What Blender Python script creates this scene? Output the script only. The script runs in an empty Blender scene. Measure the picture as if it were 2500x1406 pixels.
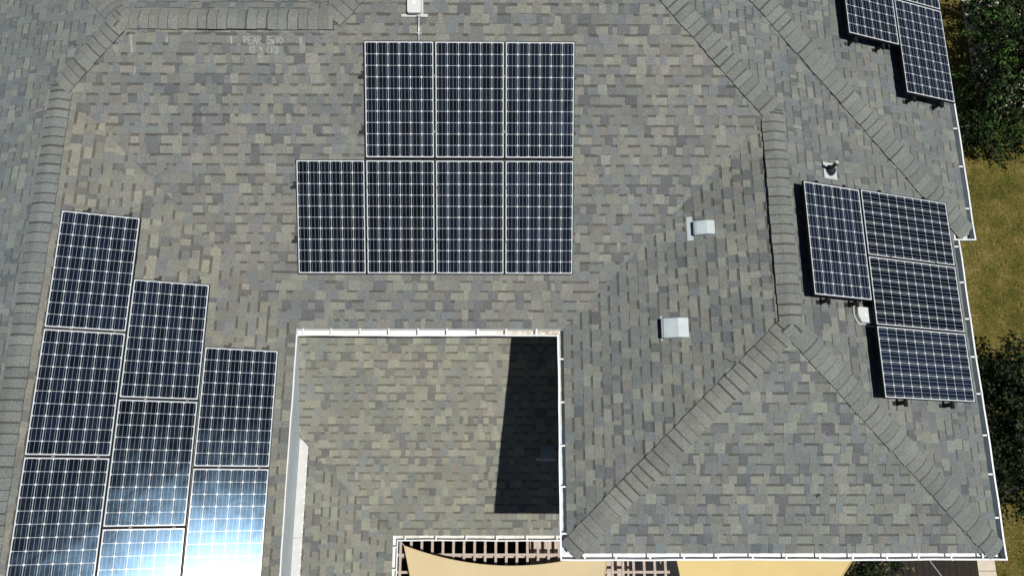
import bpy, bmesh, math, random
from mathutils import Vector, Matrix, Euler
random.seed(7)
SC = bpy.context.scene
COL = SC.collection

# ------------------------------------------------------------------ camera
cam_d = bpy.data.cameras.new("camera")
cam = bpy.data.objects.new("camera", cam_d)
COL.objects.link(cam)
cam.location = (3.0493, -2.3308, 11.3708)
cam.rotation_mode = 'XYZ'
cam.rotation_euler = (0.2523, -0.0080, 0.0001)
cam_d.sensor_width = 36.0
cam_d.sensor_fit = 'HORIZONTAL'
cam_d.lens = 27.280
cam_d.clip_start = 0.1
cam_d.clip_end = 600
SC.camera = cam

# ------------------------------------------------------------------ light
SUN = Vector((0.303, -0.168, 0.938)).normalized()
w = bpy.data.worlds.new("World")
SC.world = w
w.use_nodes = True
nt = w.node_tree
bg = nt.nodes['Background']
sky = nt.nodes.new('ShaderNodeTexSky')
sky.sky_type = 'NISHITA'
sky.sun_disc = False
sky.sun_elevation = math.asin(SUN.z)
sky.sun_rotation = math.atan2(SUN.x, SUN.y)
sky.altitude = 1800
sky.air_density = 0.55
sky.dust_density = 0.3
nt.links.new(sky.outputs[0], bg.inputs[0])
bg.inputs[1].default_value = 0.05
sd = bpy.data.lights.new("sun", 'SUN')
sd.energy = 5.0
sd.angle = math.radians(0.53)
sd.color = (1.0, 0.97, 0.91)
so = bpy.data.objects.new("sun", sd)
COL.objects.link(so)
so.rotation_mode = 'QUATERNION'
so.rotation_quaternion = SUN.to_track_quat('Z', 'Y')
so.location = (12, -7, 30)
SC.view_settings.view_transform = 'Standard'
SC.view_settings.look = 'None'
SC.view_settings.exposure = 0.0
SC.view_settings.gamma = 1.0

# ------------------------------------------------------------------ helpers
class MB:
    """collects polygons with a colour per face and links them as one mesh object"""
    def __init__(s):
        s.v = []; s.f = []; s.c = []; s.m = []
    def face(s, pts, col=(1, 1, 1), m=0):
        b = len(s.v)
        s.v.extend([tuple(p) for p in pts])
        s.f.append(tuple(range(b, b + len(pts))))
        s.c.append(col); s.m.append(m)
    def box(s, lo, hi, M=None, col=(1, 1, 1), m=0):
        x0, y0, z0 = lo; x1, y1, z1 = hi
        P = [Vector(q) for q in ((x0,y0,z0),(x1,y0,z0),(x1,y1,z0),(x0,y1,z0),(x0,y0,z1),(x1,y0,z1),(x1,y1,z1),(x0,y1,z1))]
        if M is not None: P = [M @ q for q in P]
        for ids in ((3,2,1,0),(4,5,6,7),(0,1,5,4),(1,2,6,5),(2,3,7,6),(3,0,4,7)):
            s.face([P[i] for i in ids], col, m)
    def tube(s, pts, r, n=10, col=(1, 1, 1), m=0, caps=True):
        pts = [Vector(p) for p in pts]
        rr = r if isinstance(r, (list, tuple)) else [r] * len(pts)
        rings = []
        for i, p in enumerate(pts):
            d = (pts[min(i + 1, len(pts) - 1)] - pts[max(i - 1, 0)]).normalized()
            a = d.orthogonal().normalized() if i == 0 else (a - d * a.dot(d)).normalized()
            b = d.cross(a)
            rings.append([p + (a * math.cos(2*math.pi*k/n) + b * math.sin(2*math.pi*k/n)) * rr[i] for k in range(n)])
        for i in range(len(pts) - 1):
            for k in range(n):
                s.face([rings[i][k], rings[i][(k+1) % n], rings[i+1][(k+1) % n], rings[i+1][k]], col, m)
        if caps:
            s.face(rings[0][::-1], col, m); s.face(rings[-1], col, m)
    def build(s, name, mats, parent=None, smooth=False, weld=False):
        me = bpy.data.meshes.new(name)
        me.from_pydata(s.v, [], s.f)
        if not isinstance(mats, (list, tuple)): mats = [mats]
        for q in mats: me.materials.append(q)
        me.polygons.foreach_set('material_index', s.m)
        at = me.color_attributes.new('Col', 'FLOAT_COLOR', 'CORNER')
        buf = []
        for f, c in zip(s.f, s.c):
            buf.extend([c[0], c[1], c[2], 1.0] * len(f))
        at.data.foreach_set('color', buf)
        if weld or smooth:
            bm = bmesh.new(); bm.from_mesh(me)
            bmesh.ops.remove_doubles(bm, verts=bm.verts, dist=0.0004)
            bmesh.ops.recalc_face_normals(bm, faces=bm.faces)
            bm.to_mesh(me); bm.free()
        if smooth:
            me.polygons.foreach_set('use_smooth', [True] * len(me.polygons))
        me.update()
        o = bpy.data.objects.new(name, me)
        COL.objects.link(o)
        if parent is not None: o.parent = parent
        return o

def tag(o, label=None, cat=None, group=None, kind=None):
    if label: o['label'] = label
    if cat: o['category'] = cat
    if group: o['group'] = group
    if kind: o['kind'] = kind
    return o

def thing(name, M, label, cat, group=None):
    o = bpy.data.objects.new(name, None)
    o.empty_display_size = 0.2
    COL.objects.link(o)
    o.matrix_world = M if isinstance(M, Matrix) else Matrix.Translation(M)
    return tag(o, label, cat, group)

# ------------------------------------------------------------------ materials
class NG:
    def __init__(s, name):
        s.mat = bpy.data.materials.new(name); s.mat.use_nodes = True
        s.t = s.mat.node_tree; s.b = s.t.nodes['Principled BSDF']
    def n(s, typ, **kw):
        nd = s.t.nodes.new('ShaderNode' + typ)
        for k, v in kw.items(): setattr(nd, k, v)
        return nd
    def l(s, a, b): s.t.links.new(a, b)
    def val(s, sock, x):
        if hasattr(x, 'default_value') or hasattr(x, 'is_output'): s.l(x, sock)
        else: sock.default_value = x
    def math(s, op, a, b=0.0, c=None):
        nd = s.n('Math', operation=op)
        s.val(nd.inputs[0], a); s.val(nd.inputs[1], b)
        if c is not None: s.val(nd.inputs[2], c)
        return nd.outputs[0]
    def mix(s, fac, a, b, blend='MIX'):
        nd = s.n('Mix', data_type='RGBA', blend_type=blend)
        s.val(nd.inputs[0], fac); s.val(nd.inputs[6], a); s.val(nd.inputs[7], b)
        return nd.outputs[2]
    def noise(s, scale, detail=3, rough=0.55, coord='Object', dist=0.0):
        tc = s.n('TexCoord'); nd = s.n('TexNoise')
        nd.inputs['Scale'].default_value = scale; nd.inputs['Detail'].default_value = detail
        nd.inputs['Roughness'].default_value = rough; nd.inputs['Distortion'].default_value = dist
        s.l(tc.outputs[coord], nd.inputs['Vector'])
        return nd.outputs['Fac']
    def ramp(s, fac, stops):
        nd = s.n('ValToRGB'); e = nd.color_ramp.elements
        while len(e) < len(stops): e.new(0.5)
        for q, (p, c) in zip(e, stops): q.position = p; q.color = (c[0], c[1], c[2], 1) if not isinstance(c, float) else (c, c, c, 1)
        s.l(fac, nd.inputs[0]); return nd.outputs[0]
    def remap(s, fac, a, b, c, d):
        nd = s.n('MapRange'); s.l(fac, nd.inputs[0])
        for i, q in enumerate((a, b, c, d)): nd.inputs[i + 1].default_value = q
        return nd.outputs[0]
    def bump(s, h, strength, dist=0.01):
        nd = s.n('Bump'); nd.inputs['Strength'].default_value = strength; nd.inputs['Distance'].default_value = dist
        s.l(h, nd.inputs['Height']); s.l(nd.outputs[0], s.b.inputs['Normal'])
    def fin(s, col, rough=0.6, spec=0.5, metal=0.0):
        s.val(s.b.inputs['Base Color'], col if not isinstance(col, tuple) else (col[0], col[1], col[2], 1))
        s.val(s.b.inputs['Roughness'], rough); s.b.inputs['Specular IOR Level'].default_value = spec
        s.b.inputs['Metallic'].default_value = metal
        return s.mat

def simple(name, col, rough=0.6, spec=0.4, metal=0.0, nscale=8.0, namp=0.12, bump=0.0):
    g = NG(name)
    f = g.remap(g.noise(nscale, 5), 0.25, 0.75, 1 - namp, 1 + namp)
    c = g.mix(1.0, (col[0], col[1], col[2], 1), f, 'MULTIPLY')
    if bump: g.bump(g.noise(nscale * 6, 4), bump, 0.01)
    return g.fin(c, rough, spec, metal)

def shingle_material():
    g = NG('asphalt_shingle')
    a = g.n('Attribute', attribute_name='Col')
    f1 = g.remap(g.noise(95, 2, 0.6), 0.3, 0.7, 0.58, 1.42)          # granules
    f2 = g.remap(g.noise(26, 4, 0.7), 0.3, 0.7, 0.88, 1.12)
    f3 = g.remap(g.noise(0.55, 4, 0.6), 0.3, 0.7, 0.0, 1.0)          # slow weathering
    c = g.mix(1.0, a.outputs['Color'], f1, 'MULTIPLY')
    c = g.mix(1.0, c, f2, 'MULTIPLY')
    tint = g.mix(f3, (0.97, 1.0, 1.02, 1), (1.02, 1.0, 0.97, 1))
    c = g.mix(1.0, c, tint, 'MULTIPLY')
    st = g.remap(g.noise(3.2, 6, 0.7, dist=0.6), 0.62, 0.78, 1.0, 0.86)  # grime patches
    c = g.mix(1.0, c, st, 'MULTIPLY')
    vo = g.n('TexVoronoi'); vo.inputs['Scale'].default_value = 2.6; vt = g.n('TexCoord'); g.l(vt.outputs['Object'], vo.inputs['Vector'])
    spot = g.math('LESS_THAN', vo.outputs['Distance'], g.remap(g.noise(1.9, 2), 0.4, 0.7, 0.0, 0.05))
    c = g.mix(g.math('MULTIPLY', spot, 0.75), c, (0.05, 0.045, 0.035, 1))          # bits of leaf and tar
    stk = g.remap(g.noise(1.1, 3, 0.5), 0.35, 0.65, 0.93, 1.06)
    c = g.mix(1.0, c, stk, 'MULTIPLY')
    g.bump(g.noise(140, 2, 0.6), 0.5, 0.004)
    return g.fin(c, 0.92, 0.25)

def solar_glass_material():
    g = NG('solar_cells')
    tc = g.n('TexCoord'); sp = g.n('SeparateXYZ'); g.l(tc.outputs['Object'], sp.inputs[0])
    u = g.math('DIVIDE', g.math('ADD', sp.outputs[0], 0.4791), 0.1597)
    v = g.math('DIVIDE', g.math('ADD', sp.outputs[1], 0.8060), 0.1612)
    fu = g.math('FRACT', u); fv = g.math('FRACT', v)
    du = g.math('SUBTRACT', 0.5, g.math('ABSOLUTE', g.math('SUBTRACT', fu, 0.5)))
    dv = g.math('SUBTRACT', 0.5, g.math('ABSOLUTE', g.math('SUBTRACT', fv, 0.5)))
    gap = g.math('MAXIMUM', g.math('LESS_THAN', du, 0.018), g.math('LESS_THAN', dv, 0.014))
    gap = g.math('MAXIMUM', gap, g.math('LESS_THAN', g.math('ADD', du, dv), 0.125))
    out = g.math('MAXIMUM', g.math('GREATER_THAN', g.math('ABSOLUTE', g.math('SUBTRACT', u, 3.0)), 2.985),
                 g.math('GREATER_THAN', g.math('ABSOLUTE', g.math('SUBTRACT', v, 5.0)), 4.985))
    gap = g.math('MAXIMUM', gap, out)
    b3 = g.math('ABSOLUTE', g.math('SUBTRACT', g.math('FRACT', g.math('MULTIPLY', fu, 3.0)), 0.5))
    bus = g.math('MULTIPLY', g.math('LESS_THAN', b3, 0.022), g.math('LESS_THAN', out, 0.5))
    oi = g.n('ObjectInfo')
    # slight tone differences from cell to cell and module to module
    wn = g.n('TexWhiteNoise', noise_dimensions='3D')
    cv = g.n('CombineXYZ'); g.l(g.math('FLOOR', u), cv.inputs[0]); g.l(g.math('FLOOR', v), cv.inputs[1]); g.l(oi.outputs['Random'], cv.inputs[2])
    g.l(cv.outputs[0], wn.inputs['Vector'])
    cell = g.mix(wn.outputs['Value'], (0.0026, 0.0040, 0.0082, 1), (0.0052, 0.0080, 0.0180, 1))
    cell = g.mix(1.0, cell, g.remap(oi.outputs['Random'], 0, 1, 0.6, 1.7), 'MULTIPLY')
    busc = g.mix(wn.outputs['Value'], (0.30, 0.33, 0.36, 1), (0.42, 0.45, 0.46, 1))
    irid = g.n('HueSaturation'); g.l(g.remap(g.noise(1.6, 3, 0.6), 0.3, 0.7, 0.38, 0.66), irid.inputs['Hue']); irid.inputs['Color'].default_value = (0.30, 0.42, 0.40, 1)
    busc = g.mix(0.45, busc, irid.outputs[0])
    c = g.mix(bus, cell, busc)
    c = g.mix(gap, c, (0.50, 0.53, 0.56, 1))
    smear = g.noise(2.3, 6, 0.65, dist=1.2)
    rough = g.remap(smear, 0.3, 0.75, 0.200, 0.250)
    dust = g.remap(g.noise(5.0, 8, 0.75), 0.45, 0.85, 0.0, 0.02)
    c = g.mix(dust, c, (0.5, 0.48, 0.43, 1))
    g.b.inputs['IOR'].default_value = 1.45
    tint = g.mix(gap, (0.40, 0.67, 1.0, 1), (1, 1, 1, 1))
    # textured solar glass: diffuse cells under a Beckmann reflecting face
    df = g.n('BsdfDiffuse'); g.l(c, df.inputs['Color'])
    gl = g.n('BsdfAnisotropic', distribution='BECKMANN'); g.l(tint, gl.inputs['Color']); g.l(rough, gl.inputs['Roughness'])
    fr = g.n('Fresnel'); fr.inputs['IOR'].default_value = 1.45
    mx = g.n('MixShader'); g.l(fr.outputs[0], mx.inputs[0]); g.l(df.outputs[0], mx.inputs[1]); g.l(gl.outputs[0], mx.inputs[2])
    g.l(mx.outputs[0], g.t.nodes['Material Output'].inputs[0])
    return g.mat

M = {}
M['shingle'] = shingle_material()
M['cells'] = solar_glass_material()
M['frame'] = simple('silver_frame', (0.72, 0.73, 0.76), 0.32, 0.5, 0.35, 6, 0.05)
M['black'] = simple('black_anodised', (0.012, 0.012, 0.013), 0.45, 0.4, 0.0, 20, 0.3)
M['pframe'] = simple('black_panel_frame', (0.014, 0.014, 0.016), 0.55, 0.12, 0.0, 20, 0.2)
M['clamp'] = simple('dull_clamp', (0.16, 0.16, 0.165), 0.5, 0.3, 0.0, 20, 0.2)
M['backsheet'] = simple('panel_back', (0.25, 0.25, 0.26), 0.7)
M['under'] = simple('roof_underlay', (0.03, 0.03, 0.03), 0.95, 0.1)
def siding_material():
    g = NG('lap_siding')
    tc = g.n('TexCoord'); sp = g.n('SeparateXYZ'); g.l(tc.outputs['Object'], sp.inputs[0])
    saw = g.math('FRACT', g.math('DIVIDE', sp.outputs[2], 0.16))
    f = g.remap(g.noise(2.2, 5), 0.3, 0.7, 0.93, 1.05)
    c = g.mix(1.0, (0.55, 0.63, 0.68, 1), f, 'MULTIPLY')
    c = g.mix(g.math('LESS_THAN', saw, 0.05), c, (0.30, 0.35, 0.38, 1))
    g.bump(saw, 0.35, 0.02)
    return g.fin(c, 0.65, 0.3)
M['siding'] = siding_material()
M['trim'] = simple('white_trim', (0.66, 0.67, 0.68), 0.45, 0.4, 0, 5, 0.05)
M['vent'] = simple('galvanised_sheet', (0.40, 0.45, 0.47), 0.5, 0.5, 0.0, 9, 0.10)
M['vent_shaded'] = simple('shaded_galvanised_sheet', (0.17, 0.20, 0.23), 0.5, 0.4, 0.0, 9, 0.10)  # galvanised sheet darkened in colour for the vent standing in shadow
M['boxplastic'] = simple('grey_plastic', (0.50, 0.52, 0.52), 0.5, 0.4, 0, 10, 0.04)
M['flash'] = simple('white_flashing', (0.43, 0.43, 0.42), 0.55, 0.4, 0, 7, 0.10)
M['rubber'] = simple('dark_rubber', (0.022, 0.022, 0.022), 0.6, 0.3, 0, 20, 0.2)
M['lattice'] = simple('weathered_lattice', (0.40, 0.335, 0.29), 0.85, 0.2, 0, 14, 0.18, 0.2)
M['planks'] = simple('pale_planks', (0.44, 0.375, 0.325), 0.85, 0.2, 0, 10, 0.15, 0.2)
M['conduit'] = simple('grey_conduit', (0.52, 0.54, 0.55), 0.35, 0.5, 0.3, 12, 0.08)
M['twig'] = simple('dry_twig', (0.09, 0.07, 0.05), 0.9, 0.2, 0, 20, 0.3)

def gutter_material():
    g = NG('white_gutter')
    a = g.n('Attribute', attribute_name='Col')          # r: how silted this stretch of trough is; g: shade painted inside
    sp = g.n('SeparateColor'); g.l(a.outputs['Color'], sp.inputs[0])
    n1 = g.noise(7.5, 6, 0.7, dist=0.8)
    amt = g.math('MULTIPLY', sp.outputs[0], g.remap(n1, 0.36, 0.52, 0.0, 1.0))
    dirt = g.ramp(g.noise(17, 5), [(0.3, (0.26, 0.21, 0.14)), (0.6, (0.42, 0.36, 0.25)), (0.8, (0.2, 0.2, 0.16))])
    f = g.remap(g.noise(5, 5), 0.3, 0.7, 0.93, 1.04)
    c = g.mix(1.0, (0.68, 0.70, 0.71, 1), f, 'MULTIPLY')
    shade_fac = g.math('MULTIPLY', sp.outputs[1], g.remap(n1, 0.3, 0.7, 0.75, 1.0))
    c = g.mix(shade_fac, c, (0.13, 0.20, 0.25, 1))  # blue-grey shade painted into the trough's inner faces
    c = g.mix(amt, c, dirt)
    return g.fin(c, 0.42, 0.4)
M['gutter'] = gutter_material()

def sail_material(name, col):
    g = NG(name)
    wv = g.n('TexWave', wave_type='BANDS', bands_direction='X'); tc = g.n('TexCoord'); g.l(tc.outputs['Object'], wv.inputs['Vector'])
    wv.inputs['Scale'].default_value = 22; wv.inputs['Distortion'].default_value = 3; wv.inputs['Detail'].default_value = 3
    f = g.remap(wv.outputs['Fac'], 0, 1, 0.965, 1.03)
    c = g.mix(1.0, (col[0], col[1], col[2], 1), f, 'MULTIPLY')
    c = g.mix(1.0, c, g.remap(g.noise(1.5, 4), 0.3, 0.7, 0.94, 1.05), 'MULTIPLY')
    return g.fin(c, 0.8, 0.2)
M['sail'] = sail_material('sand_sailcloth', (0.50, 0.405, 0.245))
M['sail_warm'] = sail_material('golden_sailcloth', (0.54, 0.42, 0.19))

def ground_material():
    g = NG('lawn_soil')
    n1 = g.noise(1.9, 8, 0.72)
    c = g.ramp(n1, [(0.34, (0.055, 0.064, 0.012)), (0.47, (0.108, 0.096, 0.022)), (0.57, (0.150, 0.120, 0.034)), (0.70, (0.22, 0.17, 0.085))])
    f = g.remap(g.noise(22, 5, 0.75), 0.25, 0.75, 0.55, 1.4)
    c = g.mix(1.0, c, f, 'MULTIPLY')
    g.bump(g.noise(40, 5, 0.7), 0.8, 0.05)
    return g.fin(c, 0.95, 0.1)
M['ground'] = ground_material()

def attr_material(name, rough=0.8, spec=0.2, trans=0.0, namp=0.15, nscale=9):
    g = NG(name)
    a = g.n('Attribute', attribute_name='Col')
    c = g.mix(1.0, a.outputs['Color'], g.remap(g.noise(nscale, 4), 0.3, 0.7, 1 - namp, 1 + namp), 'MULTIPLY')
    return g.fin(c, rough, spec)
M['grass'] = attr_material('grass_blades', 0.8, 0.15)
M['leaf'] = attr_material('tree_leaves', 0.6, 0.2)
M['bark'] = simple('bark', (0.10, 0.08, 0.06), 0.95, 0.1, 0, 12, 0.3, 0.4)
M['concrete'] = simple('concrete_walk', (0.50, 0.44, 0.36), 0.9, 0.2, 0, 6, 0.12, 0.1)
M['patio'] = simple('grey_patio', (0.34, 0.32, 0.31), 0.9, 0.2, 0, 6, 0.10, 0.1)
M['deck'] = simple('dark_deck', (0.020, 0.015, 0.012), 0.8, 0.2, 0, 12, 0.3, 0.1)

def chalk_material(name, col, lo):
    g = NG(name)
    f = g.remap(g.noise(48, 6, 0.9), lo, lo + 0.16, 0.0, 0.55)
    tr = g.n('BsdfTransparent'); mx = g.n('MixShader')
    g.l(f, mx.inputs[0]); g.l(tr.outputs[0], mx.inputs[1]); g.l(g.b.outputs[0], mx.inputs[2])
    g.l(mx.outputs[0], g.t.nodes['Material Output'].inputs[0])
    return g.fin(col, 0.95, 0.1)
M['chalk'] = chalk_material('white_chalk', (0.55, 0.58, 0.57), 0.38)
M['chalk_faint'] = chalk_material('worn_white_chalk', (0.5, 0.53, 0.52), 0.47)
M['chalk_pink'] = chalk_material('pink_chalk', (0.50, 0.36, 0.37), 0.42)

# ------------------------------------------------------------------ roof geometry (metres; upper eaves at z = 0)
p = 0.3567; co = 1 / math.hypot(1, p); si = p * co
xW, xr, xe, ys = -0.0987, 3.9354, 9.9370, -3.1824
xlm, yr, xt = -3.3988, 4.2058, 0.54
Rl = xW - xlm; xww = xlm - Rl
xm = (xr + xe) / 2; Rr = (xe - xr) / 2
xe2, y2 = 10.20, 1.50
xw2 = xt - yr
SOUTH_END = -9.0

class Plane:
    """a roof slope: origin on the eave, u along the eave, v up the slope, n outward"""
    def __init__(s, o, u, up, pitch=p):
        s.o = Vector(o); s.u = Vector((u[0], u[1], 0)).normalized()
        c = 1 / math.hypot(1, pitch)
        s.v = Vector((up[0] * c, up[1] * c, pitch * c)); s.n = s.u.cross(s.v).normalized(); s.c = c
        s.up = Vector((up[0], up[1], 0))
    def at(s, u, v, h=0.0): return s.o + s.u * u + s.v * v + s.n * h
    def uv(s, x, y):
        d = Vector((x, y, 0)) - Vector((s.o.x, s.o.y, 0))
        return d.dot(s.u), d.dot(s.up) / s.c
    def xy(s, x, y, h=0.0):
        u, v = s.uv(x, y); return s.at(u, v, h)

P_S = Plane((0, 0, 0), (1, 0), (0, 1))
P_WE = Plane((xW, 0, 0), (0, 1), (-1, 0))
P_WW = Plane((xww, 0, 0), (0, -1), (1, 0))
P_N = Plane((0, 2 * yr, 0), (-1, 0), (0, -1))
P_W2 = Plane((xw2, 0, 0), (0, -1), (1, 0))
P_EW = Plane((xr, 0, 0), (0, -1), (1, 0))
P_EE = Plane((xe, 0, 0), (0, 1), (-1, 0))
P_ES = Plane((0, ys, 0), (1, 0), (0, 1))
P_S2 = Plane((0, y2, 0), (1, 0), (0, 1))
P_E2 = Plane((xe2, 0, 0), (0, 1), (-1, 0))
PEAK_Y = (xe - xw2) / 2; PEAK_X = xe - PEAK_Y
P_N2 = Plane((0, 2 * PEAK_Y, 0), (-1, 0), (0, -1))
# lower roof
q = 0.31
LS_EAVE = -3.12; LZ = -2.17 + q * LS_EAVE
LE_X = 1.02
P_LS = Plane((0, LS_EAVE, LZ), (1, 0), (0, 1), q)
P_LE = Plane((LE_X, 0, LZ), (0, 1), (-1, 0), q)
WALL_W = -0.60

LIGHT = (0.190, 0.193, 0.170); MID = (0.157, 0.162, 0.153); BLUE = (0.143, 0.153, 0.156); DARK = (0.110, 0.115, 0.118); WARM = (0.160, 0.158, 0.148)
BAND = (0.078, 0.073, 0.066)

def clip(poly, a, b):
    """keep the part of poly left of the edge a->b"""
    out = []
    ex, ey = b[0] - a[0], b[1] - a[1]
    def sd_(q_): return ex * (q_[1] - a[1]) - ey * (q_[0] - a[0])
    for i in range(len(poly)):
        P_, Q_ = poly[i], poly[(i + 1) % len(poly)]
        dp, dq = sd_(P_), sd_(Q_)
        if dp >= 0: out.append(P_)
        if (dp >= 0) != (dq >= 0):
            t = dp / (dp - dq)
            out.append((P_[0] + (Q_[0] - P_[0]) * t, P_[1] + (Q_[1] - P_[1]) * t))
    return out

EXPO = 0.1429
def shingles(mb, pl, polys, rnd, tone=(1, 1, 1), over=0.025):
    """lay laminated shingles course by course over the convex plan polygons"""
    polys_uv = []
    for poly in polys:
        pts = [pl.uv(x, y) for x, y in poly]
        area = sum(pts[i][0] * pts[(i+1) % len(pts)][1] - pts[(i+1) % len(pts)][0] * pts[i][1] for i in range(len(pts)))
        if area < 0: pts = pts[::-1]
        pts = [(a, (-over if abs(b) < 1e-4 else b)) for a, b in pts]
        polys_uv.append(pts)
        mb.face([pl.at(a, b, -0.006) for a, b in pts], (0.03, 0.03, 0.03))
    allv = [b for P_ in polys_uv for _, b in P_]; allu = [a for P_ in polys_uv for a, _ in P_]
    vmin, vmax = min(allv), max(allv); umin, umax = min(allu), max(allu)
    k = 0; v0 = vmin
    while v0 < vmax:
        e = EXPO * rnd.uniform(0.985, 1.015); v1 = v0 + e
        u = umin - rnd.uniform(0, 0.3); tooth = rnd.random() < 0.5
        skew = 0.0
        while u < umax:
            wdt = rnd.choice((rnd.uniform(0.055, 0.10), rnd.uniform(0.09, 0.15), rnd.uniform(0.13, 0.20)))
            if not tooth and rnd.random() < 0.3: wdt *= 1.35
            sk2 = rnd.uniform(-0.005, 0.005)
            r = rnd.random()
            if tooth: base = LIGHT if r < .20 else MID if r < .52 else BLUE if r < .74 else DARK if r < .92 else WARM
            else: base = LIGHT if r < .34 else MID if r < .66 else BLUE if r < .80 else DARK if r < .84 else WARM
            j = rnd.uniform(0.90, 1.09)
            cc = tuple(b * j * t * rnd.uniform(0.98, 1.02) for b, t in zip(base, tone))
            hb, ht = (0.0125, 0.0062) if tooth else (0.0075, 0.0010)
            pieces = []
            quad = [(u + skew, v0), (u + wdt + sk2, v0), (u + wdt - sk2, v1), (u - skew, v1)]
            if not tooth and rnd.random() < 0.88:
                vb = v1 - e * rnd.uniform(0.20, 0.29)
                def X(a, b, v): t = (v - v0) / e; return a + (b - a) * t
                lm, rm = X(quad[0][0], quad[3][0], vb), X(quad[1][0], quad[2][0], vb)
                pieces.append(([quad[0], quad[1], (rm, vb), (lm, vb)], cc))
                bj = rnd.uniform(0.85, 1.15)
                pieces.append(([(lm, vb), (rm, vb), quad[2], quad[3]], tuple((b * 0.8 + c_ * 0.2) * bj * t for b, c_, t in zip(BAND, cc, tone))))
            else:
                pieces.append((quad, cc))
            for pts, colr in pieces:
                for poly in polys_uv:
                    c_ = pts
                    for i in range(len(poly)):
                        c_ = clip(c_, poly[i], poly[(i + 1) % len(poly)])
                        if len(c_) < 3: break
                    if len(c_) < 3: continue
                    H = lambda v: hb + (ht - hb) * (v - v0) / e
                    top = [pl.at(a, b, H(b)) for a, b in c_]
                    mb.face(top, colr)
                    n = len(c_)
                    for i in range(n):
                        a_, b_ = c_[i], c_[(i + 1) % n]
                        if abs(a_[1] - v0) < 1e-6 and abs(b_[1] - v0) < 1e-6:
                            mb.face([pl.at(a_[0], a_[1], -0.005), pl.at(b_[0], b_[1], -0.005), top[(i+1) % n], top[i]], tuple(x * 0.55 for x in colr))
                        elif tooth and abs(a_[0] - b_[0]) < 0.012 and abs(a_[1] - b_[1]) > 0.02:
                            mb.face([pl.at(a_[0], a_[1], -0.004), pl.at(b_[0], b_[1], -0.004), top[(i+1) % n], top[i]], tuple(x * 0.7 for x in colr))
            u += wdt; skew = sk2; tooth = not tooth
            if rnd.random() < 0.10: tooth = not tooth
        v0 = v1; k += 1

def caps(mb, A, B, plA, plB, rnd, W=0.16, lift=0.022, tone=(1, 1, 1), start=0.0, gap=None):
    """ridge or hip caps lapped from A (exposed low end) to B"""
    A = Vector(A); B = Vector(B); d = (B - A).normalized(); L = (B - A).length
    def side(pl):
        s = pl.n.cross(d).normalized()
        if s.z > 0: s = -s
        return s
    a, b = side(plA), side(plB); na, nb = plA.n, plB.n; nm = (na + nb).normalized()
    ts = (-1, -0.62, -0.3, -0.1, 0.1, 0.3, 0.62, 1)
    def prof(t0, h, wj=0.0, sj=0.0):
        out = []
        for t in ts:
            s = abs(t) * (W + (wj if t < 0 else -wj))
            nn = na if t < 0 else nb
            dirn = a if t < 0 else b
            k = max(0, 1 - abs(t) / 0.45)
            nrm = (nn * (1 - k * 0.5) + nm * k * 0.5).normalized()
            ex = 0.0
            if gap and gap[0] < t0 < gap[1] and t * gap[2] > 0.5: ex = gap[3] * abs(t) ** 2
            out.append(A + d * (t0 + sj * t) + dirn * s + nrm * (h + ex - 0.006 * k * k))
        return out
    t = start
    lf = lift
    while t < L:
        e = EXPO * rnd.uniform(0.93, 1.06); e = min(e, L - t + 0.02)
        j = rnd.uniform(0.88, 1.10)
        base = [0.160 * j, 0.166 * j, 0.158 * j]
        base = [x * rnd.uniform(0.985, 1.015) * q_ for x, q_ in zip(base, tone)]
        wj = rnd.uniform(-0.006, 0.006); sj = rnd.uniform(-0.004, 0.004)
        lf2 = lf * rnd.uniform(0.9, 1.15)
        f = prof(t, lf2, wj, sj); bk = prof(t + e + 0.012, lf2 - 0.009, wj, sj)
        bandw = rnd.choice((0.007, 0.012, 0.016, 0.022, 0.028))
        mid = prof(t + e - bandw, lf2 - 0.0085, wj, sj)
        for i in range(len(ts) - 1):
            mb.face([f[i], f[i+1], mid[i+1], mid[i]], base)
            if bandw > 0: mb.face([mid[i], mid[i+1], bk[i+1], bk[i]], (0.070, 0.070, 0.066))
            lo0 = f[i] - nm * 0.015; lo1 = f[i+1] - nm * 0.015
            mb.face([lo0, lo1, f[i+1], f[i]], [x * 0.6 for x in base])
        for e0, e1, nn in ((f[0], bk[0], na), (f[-1], bk[-1], nb)):
            g_ = gap and gap[0] < t + e / 2 < gap[1] and gap[2] * (1 if nn is nb else -1) > 0
            mb.face([e0, e1, e1 - nn * (lf2 - 0.004), e0 - nn * (lf2 + 0.004 + (gap[3] if g_ else 0))], (0.012, 0.012, 0.012) if g_ else (0.05, 0.05, 0.05))
        t += e

# ------------------------------------------------------------------ setting: ground
GZ = -5.7
g_ = MB(); g_.face([(-150, -150, GZ), (160, -150, GZ), (160, 150, GZ), (-150, 150, GZ)])
tag(g_.build('ground', M['ground']), kind='structure')

# ------------------------------------------------------------------ house
house = thing('house', (2.0, 2.0, GZ), 'two storey house with grey shingled hip roofs and white gutters', 'house')
HM = house.matrix_world.inverted()
def hb(mb, name, mats, parent=None, **k):
    o = mb.build(name, mats, None, **k)
    for v in o.data.vertices: v.co = HM @ v.co
    o.parent = house if parent is None else parent
    return o

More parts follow.
